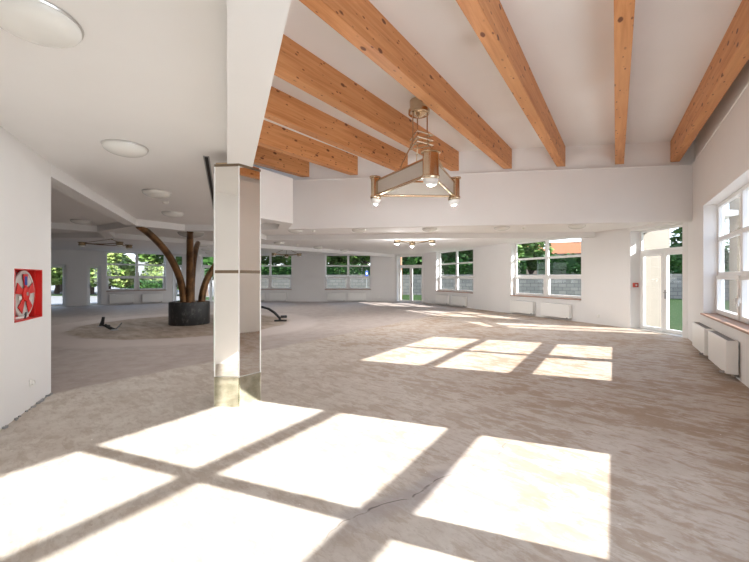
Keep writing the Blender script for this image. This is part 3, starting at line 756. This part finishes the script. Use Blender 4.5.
protos = {}
def make_tree(kind, m_, blobs, trunk_h, n, rnd):
    r = empty('broadleaf_tree')
    b = MB()
    for c_, rad in blobs: leaves(b, n, lambda: sph(rnd, c_, rad), .42, rnd)
    b.build('crown', M[m_], r)
    t = MB().tube([(0, 0, 0), (.08, .03, trunk_h*.5), (0, 0, trunk_h), (.1, .0, trunk_h+1.5)], [.26, .2, .17, .08], 10)
    for c_, rad in blobs[:4]: t.tube([(0, 0, trunk_h*.8), tuple(Vector(c_)*.6 + Vector((0, 0, trunk_h*.35))), c_], [.12, .08, .03], 6)
    t.build('trunk', M['bark'], r); protos[kind] = r; return r
used = set()
def tree(kind, x, y, sc, label, group):
    if kind not in used: r = protos[kind]; used.add(kind)
    else: r = copy_tree(protos[kind])
    r.location = (x, y, -.16); r.rotation_euler = (0, 0, random.uniform(0, 6)); r.scale = (sc, sc, sc)
    tag(r, label, 'tree', group)
rnd = random.Random(11)
make_tree('round', 'leaf', [((0, 0, 4.6), (2.3, 2.3, 1.9)), ((1.3, .5, 3.7), (1.6, 1.6, 1.2)), ((-1.3, -.4, 3.8), (1.7, 1.5, 1.3)), ((.2, -1.2, 3.5), (1.5, 1.5, 1.1)), ((.1, .9, 5.6), (1.5, 1.5, 1.2))], 2.4, 650, rnd)
make_tree('dark', 'hedge', [((0, 0, 3.6), (1.7, 1.7, 2.4)), ((.5, .2, 5.6), (1.2, 1.2, 1.6)), ((-.6, -.3, 2.6), (1.4, 1.4, 1.3)), ((.6, -.5, 2.4), (1.4, 1.4, 1.2))], 1.6, 800, rnd)
make_tree('bushy', 'bushleaf', [((0, 0, 3.2), (3.0, 2.6, 2.3)), ((1.9, .5, 2.5), (1.9, 1.7, 1.5)), ((-1.9, -.4, 2.4), (1.9, 1.7, 1.5)), ((.2, -1.6, 2.2), (1.8, 1.6, 1.3)), ((.3, .4, 5.2), (2.2, 2.0, 1.4))], 1.4, 800, rnd)
GT = 'trees beyond the garden wall'
tree('round', -9.5, 43.5, 1.25, 'leafy tree behind the right half of the back window beside the pillar', GT)
tree('round', -4.6, 42.0, 1.2, 'leafy tree behind the left half of the back window with the blue sign', GT)
tree('round', -1.0, 41.0, 1.3, 'leafy tree behind the right half of the back window with the blue sign', GT)
tree('dark', 4.4, 38.5, 1.25, 'dark tree behind the far glazed door', GT)
tree('dark', 8.8, 37.5, 1.3, 'dark tree behind the left half of the narrow looking window', GT)
tree('round', 11.3, 37.0, 1.1, 'leafy tree behind the right half of the narrow looking window', GT)
tree('round', 17.3, 41.0, 1.0, 'leafy tree behind the middle of the wide window', GT)
tree('dark', 22.8, 36.0, 1.25, 'dark tree behind the right edge of the wide window', GT)
tree('dark', 27.5, 31.5, 1.15, 'dark tree behind the right leaf of the near glazed door', GT)
GT2 = 'trees along the street'
tree('bushy', -25.4, 35.5, .80, 'bushy tree behind the left half of the left window', GT2)
tree('bushy', -29.5, 38.5, 1.05, 'bushy tree behind the left glazed door', GT2)
tree('bushy', -33.5, 39.0, 1.05, 'bushy tree behind the leftmost glazed door', GT2)
tree('bushy', -37.5, 44.5, 1.2, 'bushy tree farther off, left of the other street trees', GT2)
tree('bushy', -33.5, 56.0, .62, 'small bushy tree far off behind the right half of the left window', GT2)
tree('round', -19.5, 36.0, 1.1, 'leafy tree behind the glazed door hidden by the bronze arms', GT2)
tree('dark', -15.6, 34.0, 1.25, 'dark tree behind the glazed door right of the bronze arms', GT2)
tree('round', -14.2, 44.0, 1.2, 'leafy tree behind the left half of the back window beside the pillar', GT2)
r = None
hedge((-33.5, 50), (-27.5, 53), 1.3, 1.0, 'low green hedge across the street behind the left window', rnd, 1500)
MBs = MB().bb(-40, -17, 34.4, 36.0, -.16, -.09)
o = MBs.build('verge', M['lawn']); o['kind'] = 'structure'

# houses
def house(x, y, rz, w, d, h, label, wallm, roofm):
    r = empty('house', (x, y, -.16), rz)
    MB().bb(-w/2, w/2, -d/2, d/2, 0, h).build('walls', M[wallm], r)
    b = MB(); q = [(-w/2-.4, -d/2-.4, h), (w/2+.4, -d/2-.4, h), (w/2+.4, d/2+.4, h), (-w/2-.4, d/2+.4, h), (-w/2+1.2, 0, h+2.2), (w/2-1.2, 0, h+2.2)]
    v_ = [b.bm.verts.new(p) for p in q]
    for f_ in ((0, 1, 5, 4), (1, 2, 5), (2, 3, 4, 5), (3, 0, 4), (3, 2, 1, 0)): b.bm.faces.new([v_[i] for i in f_])
    b.build('roof', M[roofm], r)
    for k in (-.28, .28): MB().bb(w*k-.6, w*k+.6, -d/2-.03, -d/2+.05, h-1.9, h-.6).build('house_window', M['grey'], r)
    MB().bb(w*.2, w*.2+.6, -.3, .3, h+1.2, h+2.9).build('chimney', M[wallm], r)
    tag(r, label, 'house', 'houses beyond the garden')
house(22.0, 60, -.3, 9, 8, 5.6, 'tan house behind the left half of the wide window', 'house', 'terracotta')
house(33.5, 63, -.4, 9, 8, 5.6, 'house with an orange tiled roof behind the wide window', 'farhouse', 'terracotta')
house(-38, 72, .2, 12, 9, 5.2, 'pale grey house far off behind the left window', 'farhouse', 'farhouse')

# blue sign on a post
r = empty('street_sign', (-.72, 34.2, -.16)); tag(r, 'small blue sign on a post outside the back window', 'sign')
MB().tube([(0, 0, 0), (0, 0, 2.4)], .03, 10).build('post', M['steel'], r, True)
MB().bb(-.13, .13, -.05, -.03, 1.75, 2.3, .008).build('panel', M['blue'], r)
MB().bb(-.06, .06, -.056, -.049, 1.98, 2.18).build('mark', M['plastic'], r)
